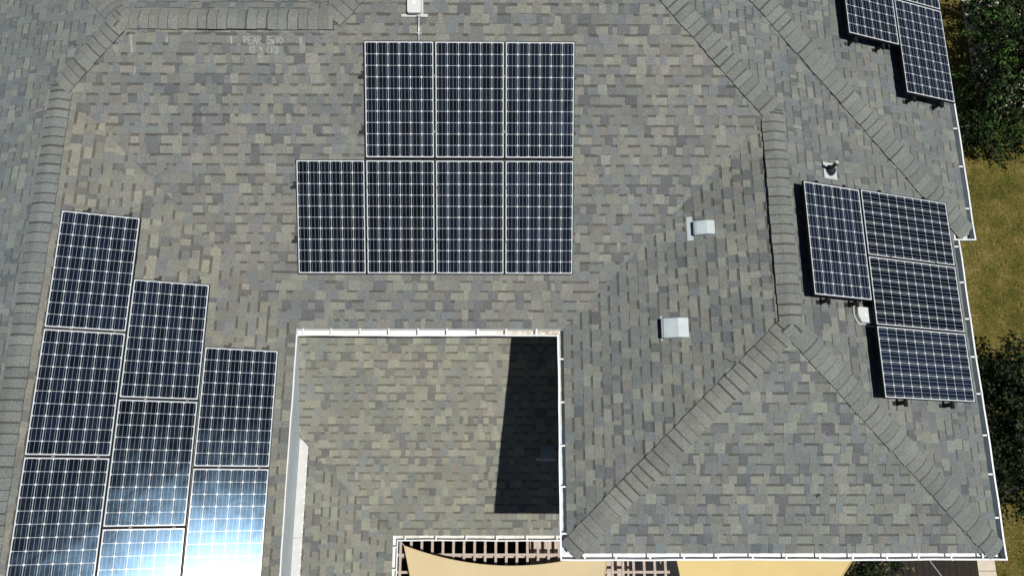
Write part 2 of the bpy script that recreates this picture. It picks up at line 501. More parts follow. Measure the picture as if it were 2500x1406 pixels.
rnd = random.Random(11)
rf = MB()
yNN = 2 * yr + xww - xlm
shingles(rf, P_S, [[(xW, 0), (xt, 0), (xt, yr), (xww + yr, yr), (xlm, Rl)], [(xt, 0), (xr, 0), (xm, Rr), (PEAK_X, PEAK_Y), (xt, yr)]], rnd)
shingles(rf, P_WE, [[(xW, SOUTH_END), (xW, 0), (xlm, Rl), (xlm, SOUTH_END)]], rnd, (1.04, 1.02, 0.97))
shingles(rf, P_WW, [[(xww, SOUTH_END), (xlm, SOUTH_END), (xlm, yNN), (xww, 2 * yr)], [(xlm, Rl), (xww + yr, yr), (xlm, yNN)]], rnd, (0.93, 1.0, 1.05))
shingles(rf, P_N, [[(xww + yr, yr), (xt, yr), (xw2, 2 * yr), (xww, 2 * yr)]], rnd, (0.97, 1.0, 1.02))
shingles(rf, P_W2, [[(xw2, 2 * yr), (xt, yr), (PEAK_X, PEAK_Y), (xw2, 2 * PEAK_Y)]], rnd)
shingles(rf, P_EW, [[(xr, ys), (xm, ys + Rr), (xm, Rr), (xr, 0)]], rnd, (0.97, 1.0, 1.0))
shingles(rf, P_ES, [[(xr, ys), (xe, ys), (xm, ys + Rr)]], rnd, (0.95, 0.985, 1.0))
shingles(rf, P_EE, [[(xm, ys + Rr), (xe, ys), (xe, y2), (xe + y2 - Rr, Rr), (xm, Rr)],
                    [(xm, Rr), (xe + y2 - Rr, Rr), (xe + y2 - PEAK_Y, PEAK_Y), (PEAK_X, PEAK_Y)]], rnd, (0.88, 0.92, 0.95))
shingles(rf, P_S2, [[(xe, y2), (xe2, y2), (xe2 + y2 - PEAK_Y, PEAK_Y), (xe + y2 - PEAK_Y, PEAK_Y)]], rnd, (0.92, 0.95, 0.95))
shingles(rf, P_E2, [[(xe2, y2), (xe2, 12), (xe2 + y2 - PEAK_Y, 12), (xe2 + y2 - PEAK_Y, PEAK_Y)]], rnd, (0.88, 0.92, 0.95))
rf.face([P_N2.xy(x, y) for x, y in ((PEAK_X, PEAK_Y), (10.1, PEAK_Y), (10.1, 2 * PEAK_Y), (xw2, 2 * PEAK_Y))], MID)
roof = hb(rf, 'roof', M['shingle'])

def z_at(pl, x, y): return pl.xy(x, y)
cap_jobs = [
    ('ridge_cap', P_EE.xy(xm, ys + Rr), P_EE.xy(xm, Rr), P_EW, P_EE, 0.036, (0.98, 1, 1), (.60, 2.5, -1, .022)),
    ('ridge_cap', P_WE.xy(xlm, SOUTH_END), P_WE.xy(xlm, Rl), P_WW, P_WE, 0.029, (0.95, 1, 1.02)),
    ('ridge_cap', P_S.xy(xww + yr, yr), P_S.xy(xt, yr), P_N, P_S, 0.036, (1, 1.01, 0.99), (.88, 2.2, 1, .022)),
    ('hip_cap', P_S.xy(xlm, Rl), P_S.xy(xww + yr, yr), P_WW, P_S, 0.029, (0.98, 1, 1)),
    ('hip_cap', P_S.xy(xm, Rr), P_S.xy(PEAK_X, PEAK_Y), P_S, P_EE, 0.029, (0.97, 1, 1)),
    ('hip_cap', P_ES.xy(xr, ys), P_ES.xy(xm, ys + Rr), P_EW, P_ES, 0.029, (1.04, 1.03, 1.0)),
    ('hip_cap', P_ES.xy(xe, ys), P_ES.xy(xm, ys + Rr), P_ES, P_EE, 0.029, (0.96, 1, 1)),
    ('hip_cap', P_E2.xy(xe2, y2), P_E2.xy(xe2 + y2 - PEAK_Y, PEAK_Y), P_S2, P_E2, 0.029, (0.95, 1, 1)),
    ('hip_cap', P_N.xy(xww, 2 * yr), P_N.xy(xww + yr, yr), P_N, P_WW, 0.029, (1, 1, 1)),
    ('hip_cap', P_S.xy(xt, yr), P_S.xy(PEAK_X, PEAK_Y), P_W2, P_S, 0.029, (1, 1, 1)),
]
for nm_, A_, B_, pa, pb, lf_, tn, *gp in cap_jobs:
    m_ = MB(); caps(m_, A_, B_, pa, pb, rnd, 0.16, lf_, tn, start=0.0, gap=gp[0] if gp else None)
    hb(m_, nm_, M['shingle'], roof)

# lower porch roof
lr = MB()
yv = -1.45
LW_S = -9.0
shingles(lr, P_LS, [[(LE_X, LS_EAVE), (xr + 0.4, LS_EAVE), (xr + 0.4, 0.3), (WALL_W, 0.3), (WALL_W, LS_EAVE + LE_X - WALL_W)]], rnd, (1.13, 1.11, 1.03))
shingles(lr, P_LE, [[(LE_X, LW_S), (LE_X, LS_EAVE), (WALL_W, LS_EAVE + LE_X - WALL_W), (WALL_W, LW_S)]], rnd, (1.06, 1.05, 1.0))
porch = hb(lr, 'porch_roof', M['shingle'])
fl = MB()      # white step flashing at the foot of the west wall, with nail heads
for y0_, y1_ in ((-3.15, -1.62), (-5.6, -3.155), (-8.9, -5.605)):
    a0, a1 = P_LE.xy(WALL_W, y0_)[0:3], None
    s0 = P_LE.uv(WALL_W, 0)[1]
    pts = [(y0_, s0), (y1_, s0), (y1_ - (0.0), s0 - 0.155), (y0_, s0 - 0.155)]
    if y1_ > -2: pts = [(y0_, s0), (y1_ + 0.17, s0), (y1_, s0 - 0.155), (y0_, s0 - 0.155)]
    fl.face([P_LE.at(a, b, 0.017) for a, b in pts]); 
    fl.face([P_LE.at(pts[3][0], pts[3][1], 0.0), P_LE.at(pts[3][0], pts[3][1], 0.017), P_LE.at(pts[2][0], pts[2][1], 0.017), P_LE.at(pts[2][0], pts[2][1], 0.0)])
    fl.face([P_LE.at(pts[2][0], pts[2][1], 0.0), P_LE.at(pts[2][0], pts[2][1], 0.017), P_LE.at(pts[1][0], pts[1][1], 0.017), P_LE.at(pts[1][0], pts[1][1], 0.0)])
    y_ = y0_ + 0.1
    while y_ < y1_:
        b_ = s0 - 0.145; c_ = P_LE.at(y_, b_, 0.0)
        fl.tube([P_LE.at(y_, b_, 0.016), P_LE.at(y_, b_, 0.021)], 0.008, 6, (0.3, 0.3, 0.3), 1)
        y_ += rnd.uniform(0.10, 0.26)
hb(fl, 'flashing', [M['flash'], M['conduit']], porch)

# walls, soffit and fascia
wl = MB()
def wallbox(x0, x1, y0, y1, z0, z1): wl.box((x0, y0, z0), (x1, y1, z1))
wallbox(xr + 0.35, xe - 0.35, ys + 0.38, 6, GZ, -0.16)
wallbox(3.0, 9.84, 1.9, 11.9, GZ, -0.165)
wallbox(-6.3, 4.0, 0.36, 8.0, GZ, -0.155)
wallbox(-6.31, WALL_W, -8.9, 1.0, GZ, -0.162)
wallbox(WALL_W + .01, xr + 0.36, -2.75, 0.30, GZ, -3.2)
wallbox(WALL_W + .01, 0.62, -8.8, -2.6, GZ, -3.21)
z_ = GZ
hb(wl, 'wall', M['siding'])
sf = MB()
def soffit(x0, x1, y0, y1, z=-0.15): sf.face([(x0, y0, z), (x1, y0, z), (x1, y1, z), (x0, y1, z)])
soffit(xr, xe, ys, ys + .4); soffit(xr, xr + .4, ys + .4, 0.0); soffit(xe - .4, xe, ys + .4, y2 + .4)
soffit(xW, xr + .4, 0.0, .4); soffit(WALL_W - .02, xW, SOUTH_END, .4); soffit(xe - .4, xe2, y2, 12, -0.152)
soffit(LE_X - .4, xr + .4, LS_EAVE, LS_EAVE + .42, LZ - .15); soffit(0.5, LE_X, LW_S, LS_EAVE, LZ - .15)
hb(sf, 'soffit', M['trim'])
fa = MB()
def fascia(x0, x1, y0, y1, z=0.0): fa.box((x0, y0, z - .17), (x1, y1, z - .012))
fascia(xr - .001, xe + .001, ys - .02, ys); fascia(xr - .02, xr, ys - .02, 0.0); fascia(xe, xe + .02, ys - .02, y2 - .021)
fascia(xW, xr - .021, -.02, 0.0); fascia(xW, xW + .02, SOUTH_END, -.021); fascia(xe - .2, xe2, y2 - .02, y2); fascia(xe2, xe2 + .02, y2 - .02, 12)
fascia(LE_X + .021, xr + .34, LS_EAVE - .02, LS_EAVE, LZ); fascia(LE_X, LE_X + .02, LW_S, LS_EAVE, LZ)
hb(fa, 'fascia', M['trim'])

# gutters: open K-shaped trough; o = distance out from the fascia
GPROF = [(0.014, -0.012), (0.014, -0.125), (0.100, -0.125), (0.107, -0.100), (0.110, -0.035), (0.121, -0.012), (0.121, -0.002), (0.100, -0.004),
         (0.100, -0.008), (0.117, -0.006), (0.106, -0.034), (0.103, -0.099), (0.096, -0.121), (0.018, -0.121), (0.018, -0.012)]
def gutter(A, B, out, mA, mB, dirt, hangers, hoff=0.3, trough_shade=0.0):
    A = Vector(A); B = Vector(B); d = (B - A).normalized(); L = (B - A).length; o_ = Vector(out)
    mb = MB()
    n = max(2, int(L / 0.25)); n_ = len(GPROF)
    def pt(i, t):
        o, z = GPROF[i]
        x_ = L * t; wb = 0.0 if t in (0, 1) else 1.0
        o2 = o + wb * (o > .09) * (.004 * math.sin(x_ * 2.1 + L) + .0025 * math.sin(x_ * 7.3 + 2 * L))
        z2 = z + wb * (.003 * math.sin(x_ * 1.3 + L * 3) + (o > .09) * .002 * math.sin(x_ * 5.1 + L))
        return A + d * (-mA * o * (1 - t) + x_ + mB * o * t) + o_ * o2 + Vector((0, 0, z2))
    for s in range(n):
        t0, t1 = s / n, (s + 1) / n
        dv_ = dirt((t0 + t1) / 2)
        for i in range(n_):
            j = (i + 1) % n_
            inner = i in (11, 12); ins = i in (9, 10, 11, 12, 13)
            mb.face([pt(i, t0), pt(i, t1), pt(j, t1), pt(j, t0)], (dv_ if inner else 0.0, trough_shade if ins else 0.0, 0))  # green channel carries the painted shade of the inside faces
    for t in (0, 1):
        for i0, i1, i2, i3 in ((0, 1, 13, 14), (1, 2, 12, 13), (2, 3, 11, 12), (3, 4, 10, 11), (4, 5, 9, 10), (5, 6, 8, 9)):
            mb.face([pt(i0, t), pt(i1, t), pt(i2, t), pt(i3, t)], (0, 0, 0))
    g = hb(mb, 'gutter', M['gutter'])
    # folded strap hangers
    s = hoff; k = 0; first = None
    up = Vector((0, 0, 1))
    while s < L - 0.05 and hangers:
        R_ = Matrix((d, o_, up)).transposed().to_4x4(); R_.translation = A + d * s
        hm = MB()
        hm.box((-0.011, 0.0, -0.020), (0.011, 0.110, -0.013), R_)
        hm.box((-0.011, 0.0, -0.030), (-0.008, 0.108, -0.020), R_)
        hm.box((-0.014, 0.104, -0.012), (0.014, 0.120, 0.0025), R_)
        hb(hm, 'gutter_hanger', M['trim'], g)
        s += hangers * rnd.uniform(0.94, 1.06)
    return g
gutter((xW - .074, -.02, 0), (xr, -.02, 0), (0, -1, 0), -1, -1, lambda t: max(0.0, (t - .62) / .3) if t > .62 else 0.25 * (0.05 < t < 0.35), 0.44, 0.2)
gutter((xW - .074, SOUTH_END, 0), (xW - .074, -.02, 0), (1, 0, 0), 0, -1, lambda t: 0.0 if t > .93 else (1.0 if t > .6 else 0.5), 0.52, 0.33)
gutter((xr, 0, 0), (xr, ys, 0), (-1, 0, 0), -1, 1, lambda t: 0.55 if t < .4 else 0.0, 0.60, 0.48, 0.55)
gutter((xr, ys, 0), (xe, ys, 0), (0, -1, 0), 1, 1, lambda t: 0.3 if .3 < t < .8 else 0.05, 0.46, 0.22)
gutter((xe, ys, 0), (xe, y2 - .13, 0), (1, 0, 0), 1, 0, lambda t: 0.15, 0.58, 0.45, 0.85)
gutter((xe - .06, y2, 0), (xe2, y2, 0), (0, -1, 0), 0, 1, lambda t: 0.8, 0.14, 0.12)
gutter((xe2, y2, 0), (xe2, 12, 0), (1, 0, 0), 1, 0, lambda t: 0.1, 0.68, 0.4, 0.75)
gutter((LE_X, LS_EAVE, LZ), (xr + .33, LS_EAVE, LZ), (0, -1, 0), -1, 0, lambda t: 0.55, 0.545, 0.24)
gutter((LE_X, LW_S, LZ), (LE_X, LS_EAVE, LZ), (1, 0, 0), 0, -1, lambda t: 0.1, 0.40, 0.1)

# chalk marks left by the installers
GLYPH = {
 'R': [[(0,0),(0,1)],[(0,1),(.55,.95),(.6,.65),(0,.5)],[(.1,.5),(.65,0)]], 'E': [[(.6,1),(0,1),(0,0),(.6,0)],[(0,.52),(.5,.52)]],
 'A': [[(0,0),(.32,1),(.65,0)],[(.12,.38),(.52,.38)]], '5': [[(.65,1),(.12,1),(.06,.56),(.5,.6),(.62,.3),(.4,0),(0,.08)]],
 'x': [[(0,.6),(.5,0)],[(.5,.62),(0,0)]], '1': [[(.2,0),(.2,1)]], '0': [[(.35,1),(.05,.7),(.05,.3),(.35,0),(.65,.3),(.65,.7),(.35,1)]],
 '2': [[(0,.8),(.3,1),(.55,.75),(.0,0),(.65,0)]], '9': [[(.58,.7),(.3,1),(.05,.75),(.3,.5),(.58,.7),(.55,0)]],
 '(': [[(.4,1.05),(.12,.7),(.12,.3),(.4,-.05)]], ')': [[(.1,1.05),(.38,.7),(.38,.3),(.1,-.05)]],
 'I': [[(.2,0),(.2,1)]], 'G': [[(.6,.85),(.35,1),(.05,.7),(.05,.3),(.35,0),(.62,.25),(.62,.45),(.35,.45)]], 'H': [[(0,0),(0,1)],[(.55,0),(.55,1)],[(0,.5),(.55,.5)]],
 'T': [[(0,1),(.6,1)],[(.3,1),(.3,0)]], 'L': [[(0,1),(0,0),(.5,0)]], '/': [[(0,0),(.5,1)]], '+': [[(0,.5),(.6,.5)],[(.3,.85),(.3,.1)]], 'K': [[(0,0),(0,1)],[(.55,1),(.05,.5),(.6,0)]],
}
def ribbon(mb, pl, pts, wd, h=0.0155):
    for (a, b) in zip(pts[:-1], pts[1:]):
        dx, dy = b[0] - a[0], b[1] - a[1]; l_ = math.hypot(dx, dy) or 1
        nx, ny = -dy / l_ * wd / 2, dx / l_ * wd / 2
        ex, ey = dx / l_ * wd * .3, dy / l_ * wd * .3
        mb.face([pl.at(a[0] - nx - ex, a[1] - ny - ey, h), pl.at(b[0] - nx + ex, b[1] - ny + ey, h), pl.at(b[0] + nx + ex, b[1] + ny + ey, h), pl.at(a[0] + nx - ex, a[1] + ny - ey, h)])
def write(mb, pl, text, u0, v0, ud, vd, size, adv, wd):
    c = 0.0
    for ch in text:
        for st in GLYPH.get(ch, []):
            ribbon(mb, pl, [(u0 + ud[0] * (c + x * size * .85) + vd[0] * y * size, v0 + ud[1] * (c + x * size * .85) + vd[1] * y * size) for x, y in st], wd)
        c += adv * (0.62 if ch == ' ' else 1.0 if ch not in '1I' else 0.62)
def sv(x, y): return P_S.uv(x + .02, y)
def wv(x, y): return P_WE.uv(x + .02, y)
def pw(x, y): return P_WW.uv(x + .03, y)
def word(name, mat, pl, text, u0, v0, size, adv, wd):
    m_ = MB(); write(m_, pl, text, u0, v0, (1, 0), (0, 1), size, adv, wd); hb(m_, name, M[mat], roof)
def stroke(name, mat, pl, pts, wd):
    m_ = MB(); ribbon(m_, pl, pts, wd); hb(m_, name, M[mat], roof)
for text, x, y, sz, adv, wd in (('REAR', -.755, 3.868, .095, .066, .013), ('5x10', -.415, 3.868, .095, .062, .013), ('12', -.68, 3.742, .095, .062, .012), ('9', -.545, 3.742, .095, .062, .012), ('(10)', -.43, 3.742, .095, .052, .012)):
    u0, v0 = sv(x, y); word('chalk_writing', 'chalk', P_S, text, u0, v0, sz, adv, wd)
for pts in ([(-2.37, 3.975), (-2.365, 3.75)], [(-2.33, 3.55), (-2.345, 3.46)], [(-.935, 3.965), (-.93, 3.865)], [(.06, 3.95), (.07, 3.88)], [(-1.855, 3.965), (-1.86, 3.885)]):
    stroke('chalk_line', 'chalk', P_S, [sv(*q_) for q_ in pts], 0.022)
for pts, wd in (([(-2.37, 3.972), (-2.2, 3.955)], .016), ([(.77, 3.975), (.92, 3.972)], .03), ([(-2.33, 2.37), (-2.31, 2.24)], .02), ([(-1.85, 2.31), (-1.86, 2.22)], .02), ([(.33, 2.77), (.40, 2.71)], .02), ([(-1.49, 2.17), (-1.50, 2.05)], .02), ([(-2.2, 2.10), (-2.08, 2.12)], .02), ([(-3.05, 2.6), (-3.05, 2.5)], .02)):
    stroke('chalk_scuff', 'chalk_faint', P_S, [sv(*q_) for q_ in pts], wd)
for (x, y, s_) in ((-1.02, 3.575, .07), (.80, 3.52, .05), (-1.37, 2.87, .09), (-1.40, 3.0, .06), (.76, 3.10, .05)):
    a, b = sv(x, y); m_ = MB(); m_.face([P_S.at(a - s_ * .55, b - s_ * .6, .0155), P_S.at(a + s_ * .35, b - s_ * .6, .0155), P_S.at(a + s_ * .35, b + s_ * .3, .0155), P_S.at(a + s_ * .15, b + s_ * .5, .0155)])
    hb(m_, 'chalk_scuff', M['chalk_faint'], roof)
for (x, y) in ((-2.75, 1.55), (-2.6, 1.58), (-2.5, 1.66), (-2.42, 1.55), (-2.34, 1.6), (-2.30, 1.04), (-2.32, .92)):
    a, b = wv(x, y); pts = [(a, b)]
    for k in range(4):
        an = rnd.uniform(-.9, .9) + (0, 2.6)[k % 2]; l_ = rnd.uniform(.05, .10); pts.append((pts[-1][0] + math.cos(an) * l_, pts[-1][1] + math.sin(an) * l_))
    stroke('chalk_scuff', 'chalk_faint', P_WE, pts, .014)
for text, x, y, sz, adv, wd in (('RIGHT', -3.915, 1.735, .10, .096, .013), ('10x10', -3.925, 1.235, .095, .098, .013), ('/', -4.03, 1.53, .08, .09, .013), ('EIL+', -4.05, 1.42, .085, .105, .012)):
    u0, v0 = pw(x, y); word('pink_chalk_writing', 'chalk_pink', P_WW, text, u0, v0, sz, adv, wd)
for pts in ([(-3.87, 2.94), (-3.63, 2.97)], [(-3.62, 2.90), (-3.60, 2.80)], [(-4.12, 2.28), (-4.06, 2.28)], [(-3.98, 2.08), (-3.90, 2.10)], [(-3.80, 1.96), (-3.70, 1.96)], [(-3.66, 1.92), (-3.66, 1.84)], [(-4.1, .5), (-4.0, .5)]):
    stroke('pink_chalk_line', 'chalk_pink', P_WW, [pw(*q_) for q_ in pts], .022)
u0, v0 = P_EW.uv(3.96, -2.19); word('pink_chalk_writing', 'chalk_pink', P_EW, 'K', u0, v0, .09, .1, .018)

# ------------------------------------------------------------------ solar panels
PW, PL, HP, FT = 0.992, 1.65, 0.10, 0.040
HIGH = 0.215          # the arrays on the east slopes stand higher off the shingles
def panel_proto():
    fm = MB()
    x, y = PW / 2, PL / 2; fw = 0.0055
    def ring(x0, y0, x1, y1, z0, z1, m):  # outer wall
        a = [(-x0, -y0), (x0, -y0), (x0, y0), (-x0, y0)]
        b = [(-x1, -y1), (x1, -y1), (x1, y1), (-x1, y1)]
        for i in range(4):
            j = (i + 1) % 4
            fm.face([(*a[i], z0), (*a[j], z0), (*b[j], z1), (*b[i], z1)], (1, 1, 1), m)
    fo = 0.0055
    ring(x + fo, y + fo, x + fo, y + fo, 0, FT, 0)
    ring(x + fo, y + fo, x - fw, y - fw, FT, FT, 0)
    ring(x - fw, y - fw, x - fw, y - fw, FT, FT - 0.003, 0)
    ring(x - .03, y - .03, x + fo, y + fo, 0, 0, 0)
    gm = MB()
    gm.face([(-x + fw, -y + fw, FT - .002), (x - fw, -y + fw, FT - .002), (x - fw, y - fw, FT - .002), (-x + fw, y - fw, FT - .002)])
    bm = MB()
    bm.face([(-x + fw, y - fw, FT - .008), (x - fw, y - fw, FT - .008), (x - fw, -y + fw, FT - .008), (-x + fw, -y + fw, FT - .008)])
    bm.box((-.06, y - .25, .012), (.06, y - .13, FT - .009))
    return fm, gm, bm
_f, _g, _b = panel_proto()
proto = {}
def make_panel(Mx, label, group):
    t = thing('solar_panel', Mx, label, 'solar panel', group)
    for nm_, mbx, mt in (('frame', _f, M['pframe']), ('cell_glass', _g, M['cells']), ('backing', _b, M['backsheet'])):
        if nm_ not in proto:
            o = mbx.build(nm_, mt, t); proto[nm_] = o
        else:
            o = proto[nm_].copy(); COL.objects.link(o); o.parent = t
    return t
def frame_on(pl, u, v, xdir, ydir, h=HP - FT):
    """matrix at (u, v) on slope pl with local x, y given as (du, dv)"""
    X = pl.u * xdir[0] + pl.v * xdir[1]; Y = pl.u * ydir[0] + pl.v * ydir[1]
    Mx = Matrix((X, Y, X.cross(Y))).transposed().to_4x4(); Mx.translation = pl.at(u, v, h)
    return Mx
UP = ((1, 0), (0, 1))            # long side up the slope
ALONG = ((0, -1), (1, 0))        # long side along the eave direction u
G1 = 'solar panels of the middle array'; G2 = 'solar panels of the stepped left array'; G3 = 'solar panels of the right array'; G4 = 'solar panels at the top right corner'
mu, mv = 1.0125, 4.1340
for k, nm_ in enumerate(('left', 'middle', 'right')):
    make_panel(frame_on(P_S, mu + PW / 2 + k * (PW + .02), mv - PL / 2, *UP),
               {0: 'upper row solar panel of the middle array, the one the grey conduit runs down to', 1: 'upper row solar panel in the centre of the middle array, between two others',
                2: 'upper row solar panel at the right end of the middle array'}[k], G1)
for k in range(4):
    make_panel(frame_on(P_S, mu + PW / 2 + (k - 1) * (PW + .02), mv - PL * 1.5 - .035, *UP),
               {0: 'solar panel jutting out alone at the lower left of the middle array', 1: 'second panel from the left in the lower row of the middle array',
                2: 'third panel from the left in the lower row of the middle array', 3: 'solar panel at the lower right corner of the middle array'}[k], G1)
for ci, (s_top, y_top, n, labs) in enumerate((
    (3.2313, 1.4004, 3, ('topmost dark solar panel of the left array, beside the west ridge', 'middle panel in the outer column of the left array, along the west ridge', 'lowest panel in the outer column of the left array, beside the west ridge')),
    (2.2241, 0.5046, 3, ('uppermost panel in the centre column of the left array', 'middle panel in the centre column of the left array', 'bluish glaring panel at the foot of the centre column of the left array')),
    (1.2079, -0.3947, 2, ('upper panel of the column nearest the courtyard gutter in the left array', 'solar panel washed out white by sun glare, nearest the courtyard gutter')))):
    sc_ = s_top - PW / 2
    for k in range(n):
        make_panel(frame_on(P_WE, y_top - PL / 2 - k * (PL + .022), sc_, *ALONG) @ Matrix.Rotation(math.radians(rnd.uniform(-1.25, -.85)), 4, 'Y') @ Matrix.Rotation(math.radians(rnd.uniform(-.12, .12)), 4, 'X'), labs[k], G2)
sA = xe - 7.021 + .026; sB = xe - 8.0426 + .028
make_panel(frame_on(P_EE, 1.862 - PL / 2, sA - PW / 2, *ALONG, HIGH - FT), 'upright solar panel beside the east ridge, left of three sideways ones', G3)
for k, lb in enumerate(('uppermost of the three sideways solar panels by the east gutter', 'middle one of the three sideways solar panels, right of the grey junction box', 'lowest of the three sideways solar panels by the east gutter')):
    make_panel(frame_on(P_EE, 1.874 - PW / 2 - k * (PW + .02), sB - PL / 2, *UP, HIGH - FT), lb, G3)
make_panel(frame_on(P_E2, 4.396 + PL / 2, 1.123 + PW / 2, *ALONG, HIGH - FT), 'solar panel at the top right, set higher up the slope than its two neighbours', G4)
make_panel(frame_on(P_E2, 3.588 + PL / 2, 0.106 + PW / 2, *ALONG, HIGH - FT), 'solar panel at the top right closest to the long eave gutter, whole in view', G4)
make_panel(frame_on(P_E2, 3.588 + PL * 1.5 + .022, 0.106 + PW / 2, *ALONG, HIGH - FT), 'solar panel cut off by the top edge of the photo, next to the eave gutter', G4)

# mounting rails: profile bar plus feet and end clamps
def rail(pl, a, b, along, group, label, feet=1.2, clamps=(), top=HP):
    """along = 'u' or 'v'; a, b = (u, v) ends"""
    d = (pl.u if along == 'u' else pl.v); L = (b[0] - a[0]) if along == 'u' else (b[1] - a[1])
    Mx = frame_on(pl, a[0], a[1], (1, 0) if along == 'u' else (0, 1), (0, 1) if along == 'u' else (-1, 0), 0.0)
    t = thing('mounting_rail', Mx, label, 'rail', group)
    z1 = top - FT - .001; z0 = z1 - .038
    r = MB(); r.box((0, -.018, z0 + .004), (L, -.004, z1)); r.box((0, .004, z0 + .004), (L, .018, z1)); r.box((.002, -.0179, z0), (L - .002, .0179, z0 + .014))
    r.build('bar', M['black'], t)
    x = 0.055
    while x < L:
        f = MB(); f.box((x - .03, .019, .004), (x + .03, .085, .012)); f.box((x - .03, .0195, .012), (x + .03, .026, z1 - .006)); f.tube([(x, .0185, z1 - .02), (x, .04, z1 - .02)], .008, 8)
        f.build('foot', M['black'], t); x += (L - .11) / max(1, round((L - .11) / feet))
    for x in clamps:
        c = MB(); c.box((x - .003, -.02, z1), (x + .003, .02, top + .001)); c.box((x - .008, -.02, top + .001), (x + .008, .02, top + .004)); c.tube([(x, 0, top + .004), (x, 0, top + .008)], .006, 6); c.build('clamp', M['clamp'], t)
    return t
GR = 'black mounting rails under the solar panels'
ur = mu + 3 * PW + .04
for v, n1 in ((mv - 0.49, 'upper rail under the top row of the middle array, its ends poking out'), (mv - 1.275, 'lower rail under the top row of the middle array, its ends poking out')):
    rail(P_S, (mu - .10, v), (ur + .04, v), 'u', GR, n1, clamps=(.10 + PW + .01, .10 + 2 * PW + .03))
for v, n1 in ((mv - PL - .035 - .39, 'upper rail under the bottom row of the middle array, sticking out at the left'), (mv - PL - .035 - 1.18, 'lower rail under the bottom row of the middle array, sticking out at the left')):
    rail(P_S, (mu - PW - .12, v), (ur + .03, v), 'u', GR, n1, clamps=(.12 + PW + .01, .12 + 2 * PW + .03, .12 + 3 * PW + .05))
for (s_top, y_top, n, nm_) in ((3.2313, 1.4004, 3, 'outer column'), (2.2241, 0.5046, 3, 'centre column'), (1.2079, -0.3947, 2, 'courtyard side column')):
    for f, w_ in ((.33, 'ridge side'), (.86, 'courtyard side')):
        v = s_top - PW * f; Ln = n * (PL + .022)
        rail(P_WE, (y_top - Ln - .05, v), (y_top + .085, v), 'u', GR, '%s rail under the %s of the left array, black end showing' % (w_, nm_), 1.3,
             clamps=[Ln + .05 - (PL + .011) * k - .011 * (k - 1) for k in range(1, n)])
for f, w_ in ((.28, 'ridge side'), (.78, 'gutter side')):
    rail(P_EE, (1.862 - PL - .10, sA - PW * f), (1.862 + .06, sA - PW * f), 'u', GR, '%s rail under the upright panel beside the east ridge' % w_, top=HIGH)
for f, w_ in ((.25, 'uphill'), (.77, 'downhill')):
    rail(P_EE, (1.874 - 3 * PW - .14, sB - PL * f), (1.874 + .06, sB - PL * f), 'u', GR, '%s rail under the three sideways panels by the east gutter' % w_, clamps=(.14 + PW + .01, .14 + 2 * PW + .01), top=HIGH)
for (v, y0, w_) in ((1.123 + PW * .82, 4.396, 'uphill rail under the higher panel at the top right'), (1.123 + PW * .28, 4.396, 'downhill rail under the higher panel at the top right'),
                    (0.106 + PW * .80, 3.588, 'uphill rail under the two panels next to the top right gutter'), (0.106 + PW * .24, 3.588, 'downhill rail under the two panels next to the top right gutter')):
    rail(P_E2, (y0 - .10, v), (y0 + 2 * PL + .03 if y0 < 4 else y0 + PL + .03, v), 'u', GR, w_, top=HIGH)

# ------------------------------------------------------------------ things standing on the roof
def local_frame(pl, x, y, h=0.0):
    """local x along eave u, y up the slope"""
    u, v = pl.uv(x, y); return frame_on(pl, u, v, (1, 0), (0, 1), h)

def hood_vent(pl, x, y, W, D, Ht, label, fl_w, fl_d, curve, mat='vent'):
    """sheet metal roof vent: open mouth facing down the slope, sloped back, flange under it. origin = middle of mouth foot"""
    t = thing('roof_vent', local_frame(pl, x, y, .014), label, 'roof vent')
    m = MB()
    prof = [(0.0, Ht * .72), (0.012, Ht * .92), (0.045, Ht), (D * .66, Ht * .98), (D, 0.03)]
    if not curve: prof = [(0.02, Ht * .80), (0.05, Ht), (D * .66, Ht * 1.0), (D, 0.04)]
    w2 = W / 2
    for (y0, z0), (y1, z1) in zip(prof[:-1], prof[1:]):
        m.face([(-w2, y0, z0), (w2, y0, z0), (w2, y1, z1), (-w2, y1, z1)])
    for s in (-1, 1):
        m.face([(s * w2, prof[0][0] + .01, 0)] + [(s * w2, a, b) for a, b in prof] + [(s * w2, D, 0)])
    m.face([(-w2, D, 0), (w2, D, 0), (w2, D, prof[-1][1]), (-w2, D, prof[-1][1])])
    # rolled lip round the mouth
    for (a, b) in (((-w2, prof[0][0], prof[0][1]), (w2, prof[0][0], prof[0][1])),): m.tube([a, b], .006, 6)
    o = m.build('hood', M[mat], t)
    sm = o.modifiers.new('thick', 'SOLIDIFY'); sm.thickness = .0025
    k = MB(); k.face([(-w2 + .004, .07, 0.002), (w2 - .004, .07, 0.002), (w2 - .004, .07, Ht * .9), (-w2 + .004, .07, Ht * .9)])
    k.face([(-w2 + .004, 0.0, 0.002), (w2 - .004, 0.0, 0.002), (w2 - .004, .07, 0.003), (-w2 + .004, .07, 0.003)])
    k.build('mouth_shade', M['black'], t)  # black faces painted in as the shade inside the open mouth
    f = MB(); f.box((-fl_w / 2 - .02, -fl_d, -.002), (fl_w / 2 - .02, min(.012, -fl_d + .085), .003)); f.box((-w2 + .01, min(.012, -fl_d + .085), -.001), (w2 - .01, D * .6, .002)); f.build('flange', M['vent'], t)
    return t
hood_vent(P_EW, 5.79, 1.307, .20, .29, .085, 'small galvanised roof vent with a bent flange strip, uphill of a larger vent', .36, .105, True)
hood_vent(P_EW, 5.277, -.135, .275, .385, .10, 'larger galvanised roof vent with a wide dark mouth, nearest the courtyard gutter', .36, .014, False)
hood_vent(P_LS, 3.785, -1.81, .26, .25, .10, 'roof vent hidden in the black shadow on the lower porch roof', .34, .05, False, 'vent_shaded')

